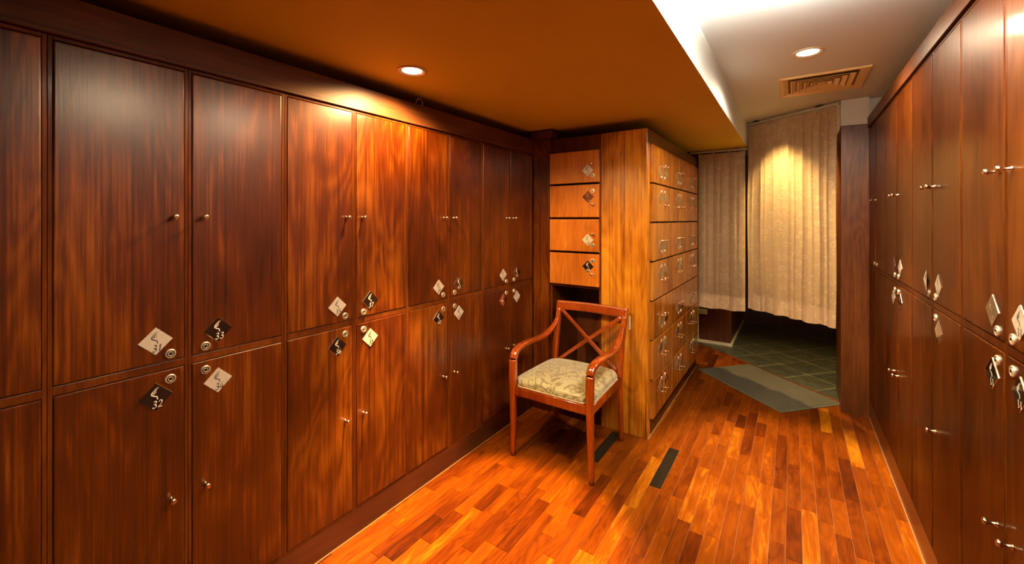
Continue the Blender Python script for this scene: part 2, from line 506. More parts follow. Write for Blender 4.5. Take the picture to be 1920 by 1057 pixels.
box(b, -2.3, 1.05, -1.6, 6.9, -.05, -.0021, 1)
for f in b.faces:
    if f.material_index == 1:
        for l in f.loops: l[cl] = (.5, .5, 0, 1)
struct('floor', b, [M['floor'], M['joint']])

# slate floor of the next room, laid on the diagonal
ang = math.atan2(-.66, .745)
T0 = Vector((.36, 4.13, 0))           # right end of the threshold
u = Vector((math.cos(ang), math.sin(ang), 0))     # along the threshold toward the right
b = bmesh.new(); box(b, -2.4, 1.6, 0.012, 3.4, -.02, .003)
struct('floor.001', b, M['tile'], loc=T0 + Vector((0, 0, 0)), rot=(0, 0, ang))
b = bmesh.new(); box(b, -1.35, .03, -.012, .012, -.01, .006)
struct('trim_3', b, M['chair'], loc=T0, rot=(0, 0, ang), bevel=.002)

b = bmesh.new(); box(b, -2.35, -2.25, -1.6, 6.9, 0, 2.6); struct('wall_left', b, M['wall_dark'])
b = bmesh.new(); box(b, 1.0, 1.1, -1.6, 6.9, 0, 2.6); struct('wall_right', b, M['wall'])
b = bmesh.new(); box(b, -2.25, 1.0, -1.6, -1.5, 0, 2.6); struct('wall_near', b, M['locker'])
b = bmesh.new(); box(b, -2.25, 1.0, 6.7, 6.8, 0, 2.6); struct('wall_far', b, M['darkwood'])
# ceilings
b = bmesh.new(); box(b, -2.25, 1.0, -1.5, 6.7, HIGH, HIGH + .1); struct('ceiling', b, M['ceiling'])
b = bmesh.new()
box(b, -2.25, -.36, -1.5, YC + .03, LOW, HIGH)
me = mesh('ceiling', b, [M['ceiling_low'], M['ceiling']])
for p in me.polygons:
    p.material_index = 0 if p.normal.z < -.5 else 1
o = link('ceiling.001', me); o['kind'] = 'structure'
# end wall on the window side of the lockers : painted above, the post stands before it
b = bmesh.new()
box(b, .45, 1.0, 4.04, 4.10, 0, HIGH)
box(b, .295, .4585, 3.987, 4.04, 2.152, HIGH)
box(b, .298, .40, 4.10, 4.45, 2.152, HIGH)
struct('wall_end', b, M['wall'])
b = bmesh.new(); box(b, .298, .45, 4.045, 4.45, 0, 2.1515)
struct('trim_4', b, M['post'])
# partition beyond the curtain
b = bmesh.new()
box(b, -2.25, -.59, 5.32, 6.7, 0, HIGH)
struct('wall_inner', b, M['darkwood'])
b = bmesh.new()
box(b, -2.25, -.578, 5.308, 5.32, 0, .035); box(b, -.59, -.578, 5.32, 6.7, 0, .035)
box(b, -.945, -.93, 5.308, 5.32, .035, .9)
struct('baseboard_inner', b, M['white_trim'])
# right part of the next room: dark cabinet wall
b = bmesh.new()
box(b, .62, 1.0, 4.6, 6.7, 0, 2.3)
box(b, .60, .62, 5.0, 5.02, 0, 2.3)
struct('wall_side', b, M['darkwood'])

# ------------------------------------------------------------------ writing on the plates
DIG = {
 '0': [[(.30, 1), (.08, .75), (.05, .3), (.25, 0), (.48, .25), (.52, .7), (.30, 1)]],
 '1': [[(.12, .74), (.34, 1), (.26, .5), (.18, 0)]],
 '2': [[(.10, .78), (.30, 1), (.52, .82), (.38, .45), (.02, .02), (.20, .08), (.55, .04)]],
 '3': [[(.14, .88), (.36, 1), (.52, .84), (.40, .62), (.22, .54), (.44, .46), (.48, .2), (.26, 0), (.02, .12)]],
 '4': [[(.40, 1), (.20, .66), (.02, .34), (.56, .34)], [(.46, .62), (.36, .2), (.32, -.05)]],
 '5': [[(.56, 1), (.24, .97), (.16, .6), (.40, .56), (.48, .3), (.30, .02), (.02, .08)]],
 '6': [[(.50, 1), (.20, .72), (.05, .3), (.20, .02), (.44, .14), (.44, .42), (.24, .48), (.08, .28)]],
 '7': [[(.08, .9), (.28, .96), (.58, 1), (.36, .55), (.20, 0)]],
 '8': [[(.50, .84), (.32, 1), (.16, .82), (.30, .56), (.46, .28), (.28, 0), (.08, .2), (.28, .52), (.50, .84)]],
 '9': [[(.50, .76), (.32, .98), (.12, .76), (.26, .54), (.48, .72), (.40, .3), (.18, 0)]],
 '~': [[(.05, .8), (.30, .95), (.25, .5), (.45, .15), (.15, .05)]],
}
SWIRL = [
    [(-.02, .56), (-.20, .38), (-.24, .22), (-.10, .10), (.06, .02), (.10, -.20)],
    [(.05, .66), (-.10, .50), (-.17, .34), (-.13, .20)],
    [(.13, .70), (-.02, .55), (-.09, .38), (-.07, .22)],
    [(.19, .66), (.06, .54), (.00, .40), (.00, .28)],
]
def ribbon(bm, pts, w, y, mi, nib=math.radians(40), lo=.28):
    P = crom([(p[0], 0, p[1]) for p in pts], 5)
    prev = None
    n = len(P)
    for i, p in enumerate(P):
        t = P[min(i + 1, n - 1)] - P[max(i - 1, 0)]
        a = math.atan2(t.z, t.x)
        ww = w * (lo + (1 - lo) * abs(math.sin(a - nib)))
        if i == 0 or i == n - 1: ww *= .4
        nx, nz = -math.sin(a) * ww / 2, math.cos(a) * ww / 2
        cur = (bm.verts.new((p.x + nx, y, p.z + nz)), bm.verts.new((p.x - nx, y, p.z - nz)))
        if prev:
            f = bm.faces.new((prev[0], prev[1], cur[1], cur[0])); f.material_index = mi
        prev = cur

HD = .0445
_plates = {}
def plate_mesh(num, kind):
    key = (num, kind)
    if key in _plates: return _plates[key]
    bm = bmesh.new()
    t = .0022
    # bevelled diamond
    for (h0, y0, h1, y1, mi) in ((HD, 0, HD, -t * .6, 1), (HD, -t * .6, HD - .0012, -t, 1)):
        A = [bm.verts.new(p) for p in ((h0, y0, 0), (0, y0, h0), (-h0, y0, 0), (0, y0, -h0))]
        Bq = [bm.verts.new(p) for p in ((h1, y1, 0), (0, y1, h1), (-h1, y1, 0), (0, y1, -h1))]
        for i in range(4):
            f = bm.faces.new((A[i], A[(i + 1) % 4], Bq[(i + 1) % 4], Bq[i])); f.material_index = mi
    f = bm.faces.new(Bq); f.material_index = 0
    bmesh.ops.remove_doubles(bm, verts=bm.verts, dist=1e-6)
    bmesh.ops.recalc_face_normals(bm, faces=bm.faces)
    yi = -t - .0003
    for s in SWIRL:
        ribbon(bm, [(p[0] * HD, p[1] * HD) for p in s], .0032 if s is SWIRL[0] else .0022, yi, 2)
    xo = -.20 * HD
    for ch in num:
        for s in DIG[ch]:
            ribbon(bm, [((xo + p[0] * .0205), -.75 * HD + p[1] * .0210 + (xo * .0)) for p in s], .0040 if kind == 'light' else .0033, yi, 2)
        xo += .0142
    bm.normal_update()
    for f in bm.faces:
        if f.material_index == 2 and f.normal.y > 0: f.normal_flip()
    mats = {'light': [M['plate_light'], M['plate_edge'], M['ink_dark']],
            'black': [M['plate_black'], M['plate_edge'], M['ink_light']],
            'bronze': [M['plate_bronze'], M['plate_bronze'], M['ink_dark']],
            'mirror': [M['plate_mirror'], M['plate_edge'], M['ink_grey']]}[kind]
    me = bpy.data.meshes.new('number_plate'); bm.to_mesh(me); bm.free()
    for m in mats: me.materials.append(m)
    _plates[key] = me
    return me

def knob_mesh():
    bm = bmesh.new()
    lathe(bm, [(0, .0072), (-.002, .0072), (-.004, .0048), (-.012, .0036), (-.018, .0046), (-.021, .0080), (-.025, .0092), (-.029, .0080), (-.0305, .0045)], n=20)
    return mesh('knob', bm, M['brass'])
def lock_mesh():
    bm = bmesh.new()
    lathe(bm, [(0, .0145), (-.003, .0145), (-.0046, .0130), (-.0046, .0108), (-.0026, .0106), (-.0026, .0078), (-.0052, .0076), (-.0054, .0060), (-.0040, .0048), (-.0040, .001)], n=24)
    for f in bm.faces: f.smooth = False
    bm2 = bm
    box(bm2, -.0009, .0009, -.0068, -.0040, -.0034, .0034, 1)
    lathe(bm2, [(-.0024, .01055), (-.0029, .01055), (-.0029, .0079)], n=24, mi=1)
    lathe(bm2, [(-.0038, .0046), (-.0043, .0046), (-.0043, .001)], n=16, mi=1)
    return mesh('lock', bm, [M['lock_metal'], M['brass_dark']])
KNOB, LOCK = knob_mesh(), lock_mesh()

_door_meshes = {}
def door_mesh(wd, ht, th, m, edge=.0035):
    key = (round(wd, 4), round(ht, 4), th, m.name)
    if key not in _door_meshes:
        bm = bmesh.new()
        x, z = wd / 2, ht / 2
        e = edge
        prof = [(0, 0, th), (0, 0, e * .55), (e * .5, e * .5, e * .12), (e, e, 0)]
        rings = []
        for (ix, iz, y) in prof:
            yy = -th + y
            rings.append([bm.verts.new(p) for p in ((-x + ix, yy, -z + iz), (x - ix, yy, -z + iz), (x - ix, yy, z - iz), (-x + ix, yy, z - iz))])
        for a, c in zip(rings, rings[1:]):
            for i in range(4): bm.faces.new((a[i], a[(i + 1) % 4], c[(i + 1) % 4], c[i]))
        bm.faces.new(rings[-1]); bm.faces.new(rings[0][::-1])
        _door_meshes[key] = mesh('door', bm, m)
    return _door_meshes[key]

def add_door(parent, cx, cz, wd, ht, th, m, y, num, kind, side, plate=None, lock=None, knob=None, tilt=0, label=None, plate_label=None):
    """side +1: fittings near the right edge. plate/lock/knob: (inset from that edge, height above the door middle)"""
    d = link('door', door_mesh(wd, ht, th, m), parent, (cx, y, cz), label=label)
    if plate:
        p = link('number_plate', plate_mesh(num, kind), d, (side * (wd / 2 - plate[0]), -th - .0001, plate[1]), (0, tilt, 0))
        if plate_label: p['label'] = plate_label
    if lock: link('lock', LOCK, d, (side * (wd / 2 - lock[0]), -th, lock[1]))
    if knob: link('knob', KNOB, d, (side * (wd / 2 - knob[0]), -th, knob[1]))
    return d

# ------------------------------------------------------------------ two-tier lockers
def locker_unit(name, label, group, loc, rotz, pitch, depth, z0, z1, zb, zt, m, mf, up, lo, side, bare=False):
    """z0..z1 lower door, zb..zt upper door. up/lo = (number, plate kind)"""
    t = thing(name, label, 'locker', loc, rotz, group)
    st = .0095
    bm = bmesh.new()
    h = pitch / 2 - .0004
    top = zt + .012
    box(bm, -h, -h + st, 0, depth, z0 - .012, top)
    box(bm, h - st, h, 0, depth, z0 - .012, top)
    box(bm, -h + st, h - st, 0, depth, z0 - .012, z0 - .001)
    box(bm, -h + st, h - st, 0, depth, z1 + .001, zb - .001)
    box(bm, -h + st, h - st, 0, depth, zt + .001, top)
    box(bm, -h + st, h - st, depth - .01, depth, z0, zt)
    obj('cabinet_frame', bm, mf, t, bevel=.0012)
    wd = pitch - 2 * st - .0035
    th = .018
    yd = .016
    for (a, c, n) in ((z0, z1, lo), (zb, zt, up)):
        ht = c - a - .003
        cz = (a + c) / 2
        upper = n is up
        if upper:
            pl = (.0745, (zb + .072) - cz); lk = (.037, (zb + .023) - cz); kn = (.030, UPK - cz)
        else:
            pl = (.0745, (z1 - .078) - cz); lk = (.037, (z1 - .032) - cz); kn = (.036, LOK - cz)
        if bare or n is None: pl = None
        add_door(t, 0, cz, wd, ht, th, m, yd, n[0] if n else '', n[1] if n else '', side, pl, lk, kn)
    return t

UPK, LOK = 1.458, .548
P = .3155
left_nums = [
    (None, None, 'two-tier walnut locker at the camera end of the long bank, before plate 31'),
    (('31', 'light'), ('32', 'black'), 'two-tier walnut locker with pale plate 31 above and black plate 32 below'),
    (('33', 'black'), ('34', 'light'), 'two-tier walnut locker with black plate 33 above and pale plate 34 below, next along'),
    (('35', 'light'), ('36', 'black'), 'walnut locker numbered 35 and 36, pale plate on top, just before the lamp-lit door'),
    (('37', 'black'), ('38', 'light'), 'walnut locker numbered 37 and 38, its upper door lit brightest by the ceiling lamp'),
    (('39', 'light'), ('40', 'black'), 'walnut locker numbered 39 and 40, second unit past the lamp, pale plate above'),
    (('41', 'black'), ('42', 'light'), 'walnut locker numbered 41 and 42, third from the corner post'),
    (('~~', 'light'), ('~~', 'mirror'), 'narrow-looking walnut locker with a mirror-bright lower plate, second from the corner post'),
    (('~~', 'black'), ('~~', 'light'), 'last walnut locker of the long bank, against the corner post behind the armchair'),
]
for k, (up, lo, lab) in enumerate(left_nums):
    yc = .2375 + .3155 * (k - 1) + .1465
    side = -1 if k % 2 == 0 else 1
    locker_unit('locker', lab, 'two-tier lockers along the long wall', (XL, yc, 0), PI / 2, P, .5, .128, .968, .994, 1.938, M['locker'], M['locker_frame'], up, lo, side)
y_a, y_b = .2375 - .3155 - .013, .2375 + 8 * .3155 - .009
# plinth, cornice
def board(name, x0, x1, z0, z1, loc, rotz, m, y0=0, y1=.02, extra=None):
    bm = bmesh.new(); box(bm, x0, x1, y0, y1, z0, z1)
    for e in (extra or []): box(bm, *e)
    return obj(name, bm, m, None, loc, (0, 0, rotz), bevel=.002)
o = board('baseboard_left', 0, y_b - y_a, 0, .1155, (XL, y_a, 0), PI / 2, M['base_h'], .0, .02); o['kind'] = 'structure'
b = bmesh.new(); o = board('trim_1', 0, y_b - y_a, 0, .003, (XL + .004, y_a, 0), PI / 2, M['joint'], 0, .004); o['kind'] = 'structure'
o = board('cornice', 0, y_b - y_a, 1.952, 2.064, (XL, y_a, 0), PI / 2, M['locker_h'], -.008, .5,
          [(0, y_b - y_a, -.013, -.008, 1.952, 1.966)])
tag(o, 'long dark walnut cornice board capping the numbered locker bank', 'cornice')

# lockers on the opposite side
UPK, LOK = 1.578, .625
PR = .345
right_desc = [
    ('dark walnut locker standing tight against the dark post by the curtain, knobs but no plates', None, None),
    ('dark walnut locker without plates, second out from the curtain post', None, None),
    ('dark walnut locker third out from the curtain post, first one with diamond plates', ('~~', 'mirror'), ('~~', 'light')),
    ('dark walnut locker fourth out from the curtain post', ('~~', 'light'), ('~~', 'mirror')),
    ('dark walnut locker fifth out from the curtain post, pale lower plate', ('~~', 'light'), ('~~', 'light')),
    ('dark walnut locker sixth out from the curtain post, thin bright-edged lower plate', ('~~', 'light'), ('~~', 'mirror')),
    ('dark walnut locker with a large black lower plate, seventh out from the curtain post', ('18', 'mirror'), ('~~', 'black')),
    ('dark walnut locker cut by the edge of the picture, beyond the black lower plate', ('~~', 'light'), ('~~', 'black')),
]
YR1 = 4.035
for k, (lab, up, lo) in enumerate(right_desc):
    yc = YR1 - PR * (k + .5) if k else 3.8372
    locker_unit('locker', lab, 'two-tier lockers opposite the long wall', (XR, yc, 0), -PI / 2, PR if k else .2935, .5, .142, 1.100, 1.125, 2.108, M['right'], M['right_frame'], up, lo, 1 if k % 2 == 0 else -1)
ya = YR1 - PR * 8
o = board('baseboard_right', 0, PR * 8 - .051, 0, .129, (XR, YR1 - .051, 0), -PI / 2, M['base_h'], 0, .02); o['kind'] = 'structure'
b = bmesh.new()
o = board('trim_2', 0, PR * 8, 0, .003, (XR - .004, YR1, 0), -PI / 2, M['joint'], 0, .004); o['kind'] = 'structure'
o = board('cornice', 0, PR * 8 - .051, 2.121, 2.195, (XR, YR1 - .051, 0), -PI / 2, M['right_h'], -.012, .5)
tag(o, 'dark red walnut cornice board capping the lockers opposite, under the white ceiling', 'cornice')

b = bmesh.new(); box(b, XR, 1.0, -1.5, YR1 - PR * 8 - .001, 0, 2.195); struct('wall_right.001', b, M['right'])
b = bmesh.new(); box(b, -2.25, XL, -1.5, y_a - .001, 0, 2.064); struct('wall_left.001', b, M['locker'])
# ------------------------------------------------------------------ posts
def wood_post(label, x0, x1, y0, y1, z1, cap=None):
    t = thing('wooden_post', label, 'post', ((x0 + x1) / 2, (y0 + y1) / 2, 0))
    hx, hy = (x1 - x0) / 2, (y1 - y0) / 2
    bm = bmesh.new(); box(bm, -hx, hx, -hy, hy, 0, z1)
    obj('shaft', bm, M['post'] if not cap else M['locker'], t, bevel=.002)
    if cap:
        bm = bmesh.new(); box(bm, -hx - .004, hx + .045, -hy - .03, hy, z1, z1 + cap)
        box(bm, -hx - .004, hx + .035, -hy - .02, hy, z1 - .004, z1)
        obj('cap', bm, M['darkwood'], t, bevel=.002)
    return t
wood_post('tall dark walnut post between the curtain and the opposite lockers', .295, .4592, 3.985, 4.038, 2.150)
wood_post('narrow walnut corner post with a dark cap, between long bank and small doors', -1.664, -1.524, 2.752, 2.82, 2.060, .055)

# ------------------------------------------------------------------ small cabinet with four doors and an open niche
t = thing('small_locker_cabinet', 'small cabinet with four square doors 43 to 46 over a dark open niche', 'cabinet', (-1.3205, YE, 0), 0)
hw = .2015
bm = bmesh.new()
box(bm, -hw, -hw + .016, 0, .45, 0, 2.05); box(bm, hw - .016, hw - .0005, 0, .45, 0, 2.05)
box(bm, -hw + .016, hw - .016, .0, .45, 1.945, 2.05)
box(bm, -hw + .016, hw - .016, .0, .45, .955, .972)
for z in (1.205, 1.452, 1.700): box(bm, -hw + .016, hw - .016, .05, .45, z, z + .012)
box(bm, -hw + .016, hw - .016, .0, .45, 0, .11)
obj('cabinet_frame', bm, M['locker_frame'], t, bevel=.0015)
bm = bmesh.new(); box(bm, -hw + .016, hw - .016, .43, .45, .11, 1.945)
obj('back_panel', bm, M['darkwood'], t)
rows = [(1.712, 1.940, '43', 'light', 0), (1.465, 1.697, '44', 'mirror', 1), (1.219, 1.450, '45', 'light', 0), (.974, 1.204, '46', 'black', 1)]
def small_door(parent, cx, z0, z1, wd, typ, num, kind, side, m, y=0, th=.022, tilt=0):
    ht, cz = z1 - z0, (z0 + z1) / 2
    if typ == 0: pl, lk, kn = (.080, z0 + .085 - cz), (.043, z0 + .048 - cz), (.040, z0 + .127 - cz)
    else:        pl, lk, kn = (.078, z1 - .088 - cz), (.043, z1 - .045 - cz), (.042, z1 - .140 - cz)
    return add_door(parent, cx, cz, wd, ht, th, m, y, num, kind, side, pl, lk, kn, tilt=tilt)
for (z0, z1, num, kind, ty) in rows:
    small_door(t, -.004, z0, z1, .388, ty, num, kind, 1, M['drawer'])

# ------------------------------------------------------------------ block of small lockers with a honey coloured end panel
XB = -.80
t = thing('small_locker_block', 'tall block of small honey walnut lockers with a broad plain end panel beside the armchair', 'cabinet', (XB, YE, 0), PI / 2)
# local x runs along the row, local y into the block
LB = YC - YE
bm = bmesh.new(); box(bm, 0, .022, 0, .3175, 0, 2.052)
obj('end_panel', bm, M['honey'], t, bevel=.002)
bm = bmesh.new()
box(bm, .0225, LB, .3, .317, 0, 2.05); box(bm, LB - .02, LB, 0, .3, 0, 2.05)
box(bm, .0225, LB - .02, .002, .3, 0, .088); box(bm, .0225, LB - .02, .002, .3, 1.958, 2.05)
for r in range(8):
    z = .095 + .2655 * r
    box(bm, .0225, LB - .02, .03, .3, z - .006, z + .006)
for c in range(7):
    xx = .0245 + .038 + .26 * c
    box(bm, xx - .008, xx + .008, .004, .3, .1, 1.95)
obj('cabinet_frame', bm, M['locker_frame'], t, bevel=.0012)
bm = bmesh.new(); box(bm, 0, LB, -.006, .0, 1.958, 2.050); obj('cornice_board', bm, M['base_h'], t, bevel=.002)
bm = bmesh.new(); box(bm, 0, .052, -.0035, 0, .0, 1.957); obj('corner_strip', bm, M['honey'], t, bevel=.001)
bm = bmesh.new(); box(bm, .0, LB, -.009, -.004, 0, .004); obj('floor_bead', bm, M['joint'], t)
rk = random.Random(5)
types = [0, 1, 0, 1, 0, 1, 1]
for r in range(7):
    z1 = 1.953 - .2645 * r
    z0 = z1 - .2545
    for c in range(6):
        x0 = .062 + .2605 * c
        kind = 'black' if (r + c) % 2 else 'light'
        if r < 4 and kind == 'black': kind = 'bronze'
        elif kind == 'light': kind = 'bronze'
        small_door(t, x0 + .1302, z0, z1, .2575, types[r], '~~', kind, 1 if c % 2 == 0 else -1, M['honey_door'], y=-.001, th=.022)
bm = bmesh.new(); box(bm, -.022, .022, -.0015, 0, -.05, .05)
# small white strip stuck to the end panel next to the chair
bm.free()
bm = bmesh.new(); box(bm, -.004, .004, -.0035, 0, -.045, .045)
o = obj('paper_strip', bm, M['sticker'], None, (-.915, YE, .752))
tag(o, 'small white strip on the honey end panel beside the chair back', 'strip')

# ------------------------------------------------------------------ downlights
def downlight(label, x, y, z, R, r, cat='ceiling lamp'):
    t = thing('downlight', label, cat, (x, y, z), 0, 'recessed ceiling lamps')
    bm = bmesh.new()
    lathe(bm, [(0, R), (-.004, R), (-.0065, R - .004), (-.006, r + .012), (-.0035, r + .001), (-.0005, r)], axis='Z', n=48)
    obj('ring', bm, M['lamp_ring'], t)
    bm = bmesh.new(); lathe(bm, [(-.0009, r - .001), (-.0012, r - .003), (-.0014, r * .5)], axis='Z', n=40)
    obj('diffuser', bm, M['glow'], t)
    return t
# unseen bowl lamps of guessed shape, added to brighten the white ceiling
for (bx_, by_, bz_) in BOWLS:
    t = thing('added_bowl_lamp', 'added unseen bowl lamp lighting the white ceiling above the camera, ' + ('the one toward the curtain' if by_ > 1 else 'the one toward the entrance'), 'ceiling lamp', (bx_, by_, bz_))
    bm = bmesh.new()
    prof = [(-.085, .004), (-.083, .05), (-.070, .10), (-.045, .145), (0, .175), (0, .170), (-.043, .140), (-.067, .096), (-.079, .05), (-.080, .004)]
    lathe(bm, prof, axis='Z', n=48); obj('bowl', bm, M['globe'], t)
    for q in range(3):
        a_ = 2 * PI * q / 3
        bm = bmesh.new(); sweep(bm, [(.172 * math.cos(a_), .172 * math.sin(a_), 0), (.02 * math.cos(a_), .02 * math.sin(a_), HIGH - bz_ - .02)], (math.sin(a_), -math.cos(a_), 0), .002, .002, n=8, power=2)
        obj('stay', bm, M['brass'], t)
    bm = bmesh.new(); lathe(bm, [(HIGH - bz_, .05), (HIGH - bz_ - .02, .045)], axis='Z', n=32); obj('canopy', bm, M['lamp_ring'], t)
    ld = bpy.data.lights.new('added_bowl_light', 'SPOT'); ld.energy = BOWL_W; ld.color = BOWL_C; ld.spot_size = math.radians(172); ld.spot_blend = .3; ld.shadow_soft_size = .06
    o = bpy.data.objects.new('added_bowl_light', ld); COL.objects.link(o); o.parent = t; o.rotation_euler = (PI, 0, 0); o.location = (0, 0, -.005)
lab = {'wall': 'round recessed lamp glowing in the ochre lower ceiling near the long bank',
       'door': 'round recessed lamp glowing in the white ceiling before the air vent',
       'near': 'round recessed lamp in the white ceiling overhead, out of the picture',
       'curtain': 'round recessed lamp in the white ceiling behind the curtain',
       }
for (nm, x, y, z, R, r, pw, colr, cone, bl, beam, bcone) in LAMPS:
    t = downlight(lab[nm], x, y, z, R, r)
    ld = bpy.data.lights.new('lamp_light', 'SPOT')
    ld.energy = pw; ld.color = colr; ld.spot_size = math.radians(cone); ld.spot_blend = bl
    ld.shadow_soft_size = r * .7
    lo_ = bpy.data.objects.new('lamp_light', ld); COL.objects.link(lo_)
    lo_.parent = t; lo_.location = (0, 0, -.045)
    if nm == 'curtain':   # this lamp head is tilted toward the cloth
        lo_.rotation_euler = Vector((-.03, -.04, -1)).to_track_quat('-Z', 'Y').to_euler()
    if nm == 'wall': BEAM_AIM = (.11, .04, -1)
    else: BEAM_AIM = (0, 0, -1)
    if beam:   # the reflector's narrow beam inside the wide spill
        l2 = ld.copy(); l2.energy = beam; l2.spot_size = math.radians(bcone)
        lo2 = bpy.data.objects.new('lamp_light', l2); COL.objects.link(lo2); lo2.parent = t; lo2.location = (0, 0, -.045); lo2.rotation_euler = Vector(BEAM_AIM).to_track_quat('-Z', 'Y').to_euler()

# ------------------------------------------------------------------ air vent
t = thing('air_vent', 'square yellowed air vent with nested square louvres in the white ceiling', 'vent', (.150, 3.386, HIGH))
def sq_ring(bm, h0, z0, h1, z1, mi=0):
    A = [bm.verts.new((sx * h0, sy * h0, z0)) for sx, sy in ((1, 1), (-1, 1), (-1, -1), (1, -1))]
    Bq = [bm.verts.new((sx * h1, sy * h1, z1)) for sx, sy in ((1, 1), (-1, 1), (-1, -1), (1, -1))]
    for i in range(4):
        f = bm.faces.new((A[i], A[(i + 1) % 4], Bq[(i + 1) % 4], Bq[i])); f.material_index = mi
def sq_frame(bm, prof):
    for a, c in zip(prof, prof[1:] + prof[:1]): sq_ring(bm, a[0], a[1], c[0], c[1])
bm = bmesh.new()
sq_frame(bm, [(.228, 0), (.228, -.010), (.222, -.013), (.205, -.010), (.180, -.002), (.180, 0)])
obj('frame', bm, M['vent'], t)
bm = bmesh.new(); box(bm, -.18, .18, -.18, .18, -.0008, -.0002); obj('backing', bm, M['vent_void'], t)
for h in (.166, .130, .094, .058):
    bm = bmesh.new()
    sq_frame(bm, [(h, -.013), (h - .006, -.0145), (h - .029, -.002), (h - .024, -.002)])
    obj('louvre', bm, M['vent'], t)
bm = bmesh.new(); box(bm, -.022, .022, -.022, .022, -.013, -.0012); obj('centre_block', bm, M['vent'], t, bevel=.003)

# ------------------------------------------------------------------ curtains and rails
def curtain(label, p0, p1, z_hem, z_top, npleat, depth, seed, rail_top, t_name='curtain'):
    """local x runs from p0 to p1, local -y faces the room"""
    p0, p1 = Vector(p0), Vector(p1)
    d = p1 - p0; Lc = d.length; a = math.atan2(d.y, d.x)
    t = thing('curtain', label, 'curtain', (p0.x, p0.y, z_hem), a)
    rnd = random.Random(seed)
    nx, nz = npleat * 26, 64
    H = z_top - z_hem
    pw = Lc / npleat
    amp = [rnd.uniform(.7, 1.25) for _ in range(npleat + 2)]
    ph = [rnd.uniform(-.18, .18) for _ in range(npleat + 2)]
    lean = [rnd.uniform(-.5, .5) for _ in range(npleat + 2)]
    bm = bmesh.new()
    grid = []
    for j in range(nz + 1):
        v = j / nz
        row = []
        for i in range(nx + 1):
            s = i / nx * npleat
            k = min(int(s), npleat - 1)
            f = s - k
            # hooks hold narrow pinches at the top, the folds widen and wander lower down
            top = math.exp(-(1 - v) * 9)
            ff = min(1, max(0, f + .10 * math.sin(PI * f) * lean[k] * (1 - v)))
            base = abs(math.sin(PI * ff)) ** .55
            y = -depth * amp[k] * base * (.55 + .45 * (1 - v) ** .5)
            y += -depth * .30 * (1 - v) * math.sin(2 * PI * (s * .53 + ph[k] * .3 + .22 * v))
            y += depth * .35 * (1 - top) * math.exp(-((f - .5 - ph[k] * (1.4 - v)) / .09) ** 2)
            # puckers fanning out of the hooks
            for q, sg in ((0, 1), (1, -1)):
                ds = (f - q) * sg
                drop = (1 - v) * H / pw
                y += depth * .28 * math.exp(-((ds - .10 - .35 * drop) / .06) ** 2) * math.exp(-drop * 1.3)
            zz = z_hem_l = H * v
            zz -= .006 * abs(math.sin(PI * f)) ** .8 * top
            zz += .004 * math.sin(s * 5.1) * (1 - v) ** 3
            row.append(bm.verts.new((i / nx * Lc, y + .004 * math.sin(v * 9 + s), zz)))
        grid.append(row)
    for j in range(nz):
        for i in range(nx):
            fc = bm.faces.new((grid[j][i], grid[j][i + 1], grid[j + 1][i + 1], grid[j + 1][i])); fc.smooth = True
    c = obj('cloth', bm, M['curtain'], t)
    for k in range(npleat + 1):
        bm = bmesh.new()
        sweep(bm, [(0, 0, -.02), (0, 0, .0), (0, 0, rail_top - z_top - .001)], (1, 0, 0), .0035, .0022, n=8)
        lathe(bm, [(-.006, .004), (.006, .004)], axis='X', n=10, c=(0, 0, rail_top - z_top - .005))
        obj('hook', bm, M['rail'], t, (min(Lc - .008, max(.008, k * pw)), -.001, H))
    return t
def rail(label, p0, p1, z, hang):
    p0, p1 = Vector(p0), Vector(p1)
    d = p1 - p0; Lc = d.length; a = math.atan2(d.y, d.x)
    t = thing('curtain_rail', label, 'curtain rail', (p0.x, p0.y, z), a)
    bm = bmesh.new(); box(bm, 0, Lc, -.011, .011, -.020, 0); obj('track', bm, M['rail'], t, bevel=.002)
    for f in (.14, .82):
        bm = bmesh.new(); box(bm, f * Lc - .03, f * Lc + .03, -.014, .014, 0, hang * .5); box(bm, f * Lc - .018, f * Lc + .018, -.010, .010, hang * .5, hang)
        obj('bracket', bm, M['rubber'], t, bevel=.002)
ZH, ZL = HIGH - .022, LOW - .006
rail('pale metal curtain rail running diagonally under the white ceiling', (-.372, 4.442, 0), (.288, 3.972, 0), HIGH - .014, .0138)
rail('pale metal curtain rail under the ochre lower ceiling beyond the locker block', (-.86, 4.452, 0), (-.362, 4.452, 0), LOW - .006, .0058)
curtain('tall golden damask curtain hanging to knee height from the diagonal rail', (-.350, 4.425, 0), (.270, 3.985, 0), .628, HIGH - .036, 6, .030, 3, HIGH - .034)
curtain('shorter beige damask curtain beside the locker block under the lower ceiling', (-.782, 4.452, 0), (-.375, 4.452, 0), .585, LOW - .034, 3, .022, 11, LOW - .026)

# ------------------------------------------------------------------ door mat
a = math.atan2(-.62, .68)
bm = bmesh.new()
Wm, Dm = .93, .60
box(bm, 0, Wm, 0, Dm, 0, .008)
t = thing('door_mat', 'grey green pile mat lying diagonally in front of the slate tiles', 'mat', (-.765, 4.335, .0), a)
bm.free()
bm = bmesh.new()
nx, ny = 40, 26
g = [[bm.verts.new((.014 + (Wm - .028) * i / nx, .014 + (Dm - .028) * j / ny, .0085 + random.uniform(-.0006, .0006))) for i in range(nx + 1)] for j in range(ny + 1)]
for j in range(ny):
    for i in range(nx): bm.faces.new((g[j][i], g[j][i + 1], g[j + 1][i + 1], g[j + 1][i]))
ext = bmesh.ops.extrude_edge_only(bm, edges=[e for e in bm.edges if e.is_boundary])
for v in ext['geom']:
    if isinstance(v, bmesh.types.BMVert): v.co.z = .001
obj('pile', bm, M['mat'], t)
bm = bmesh.new()
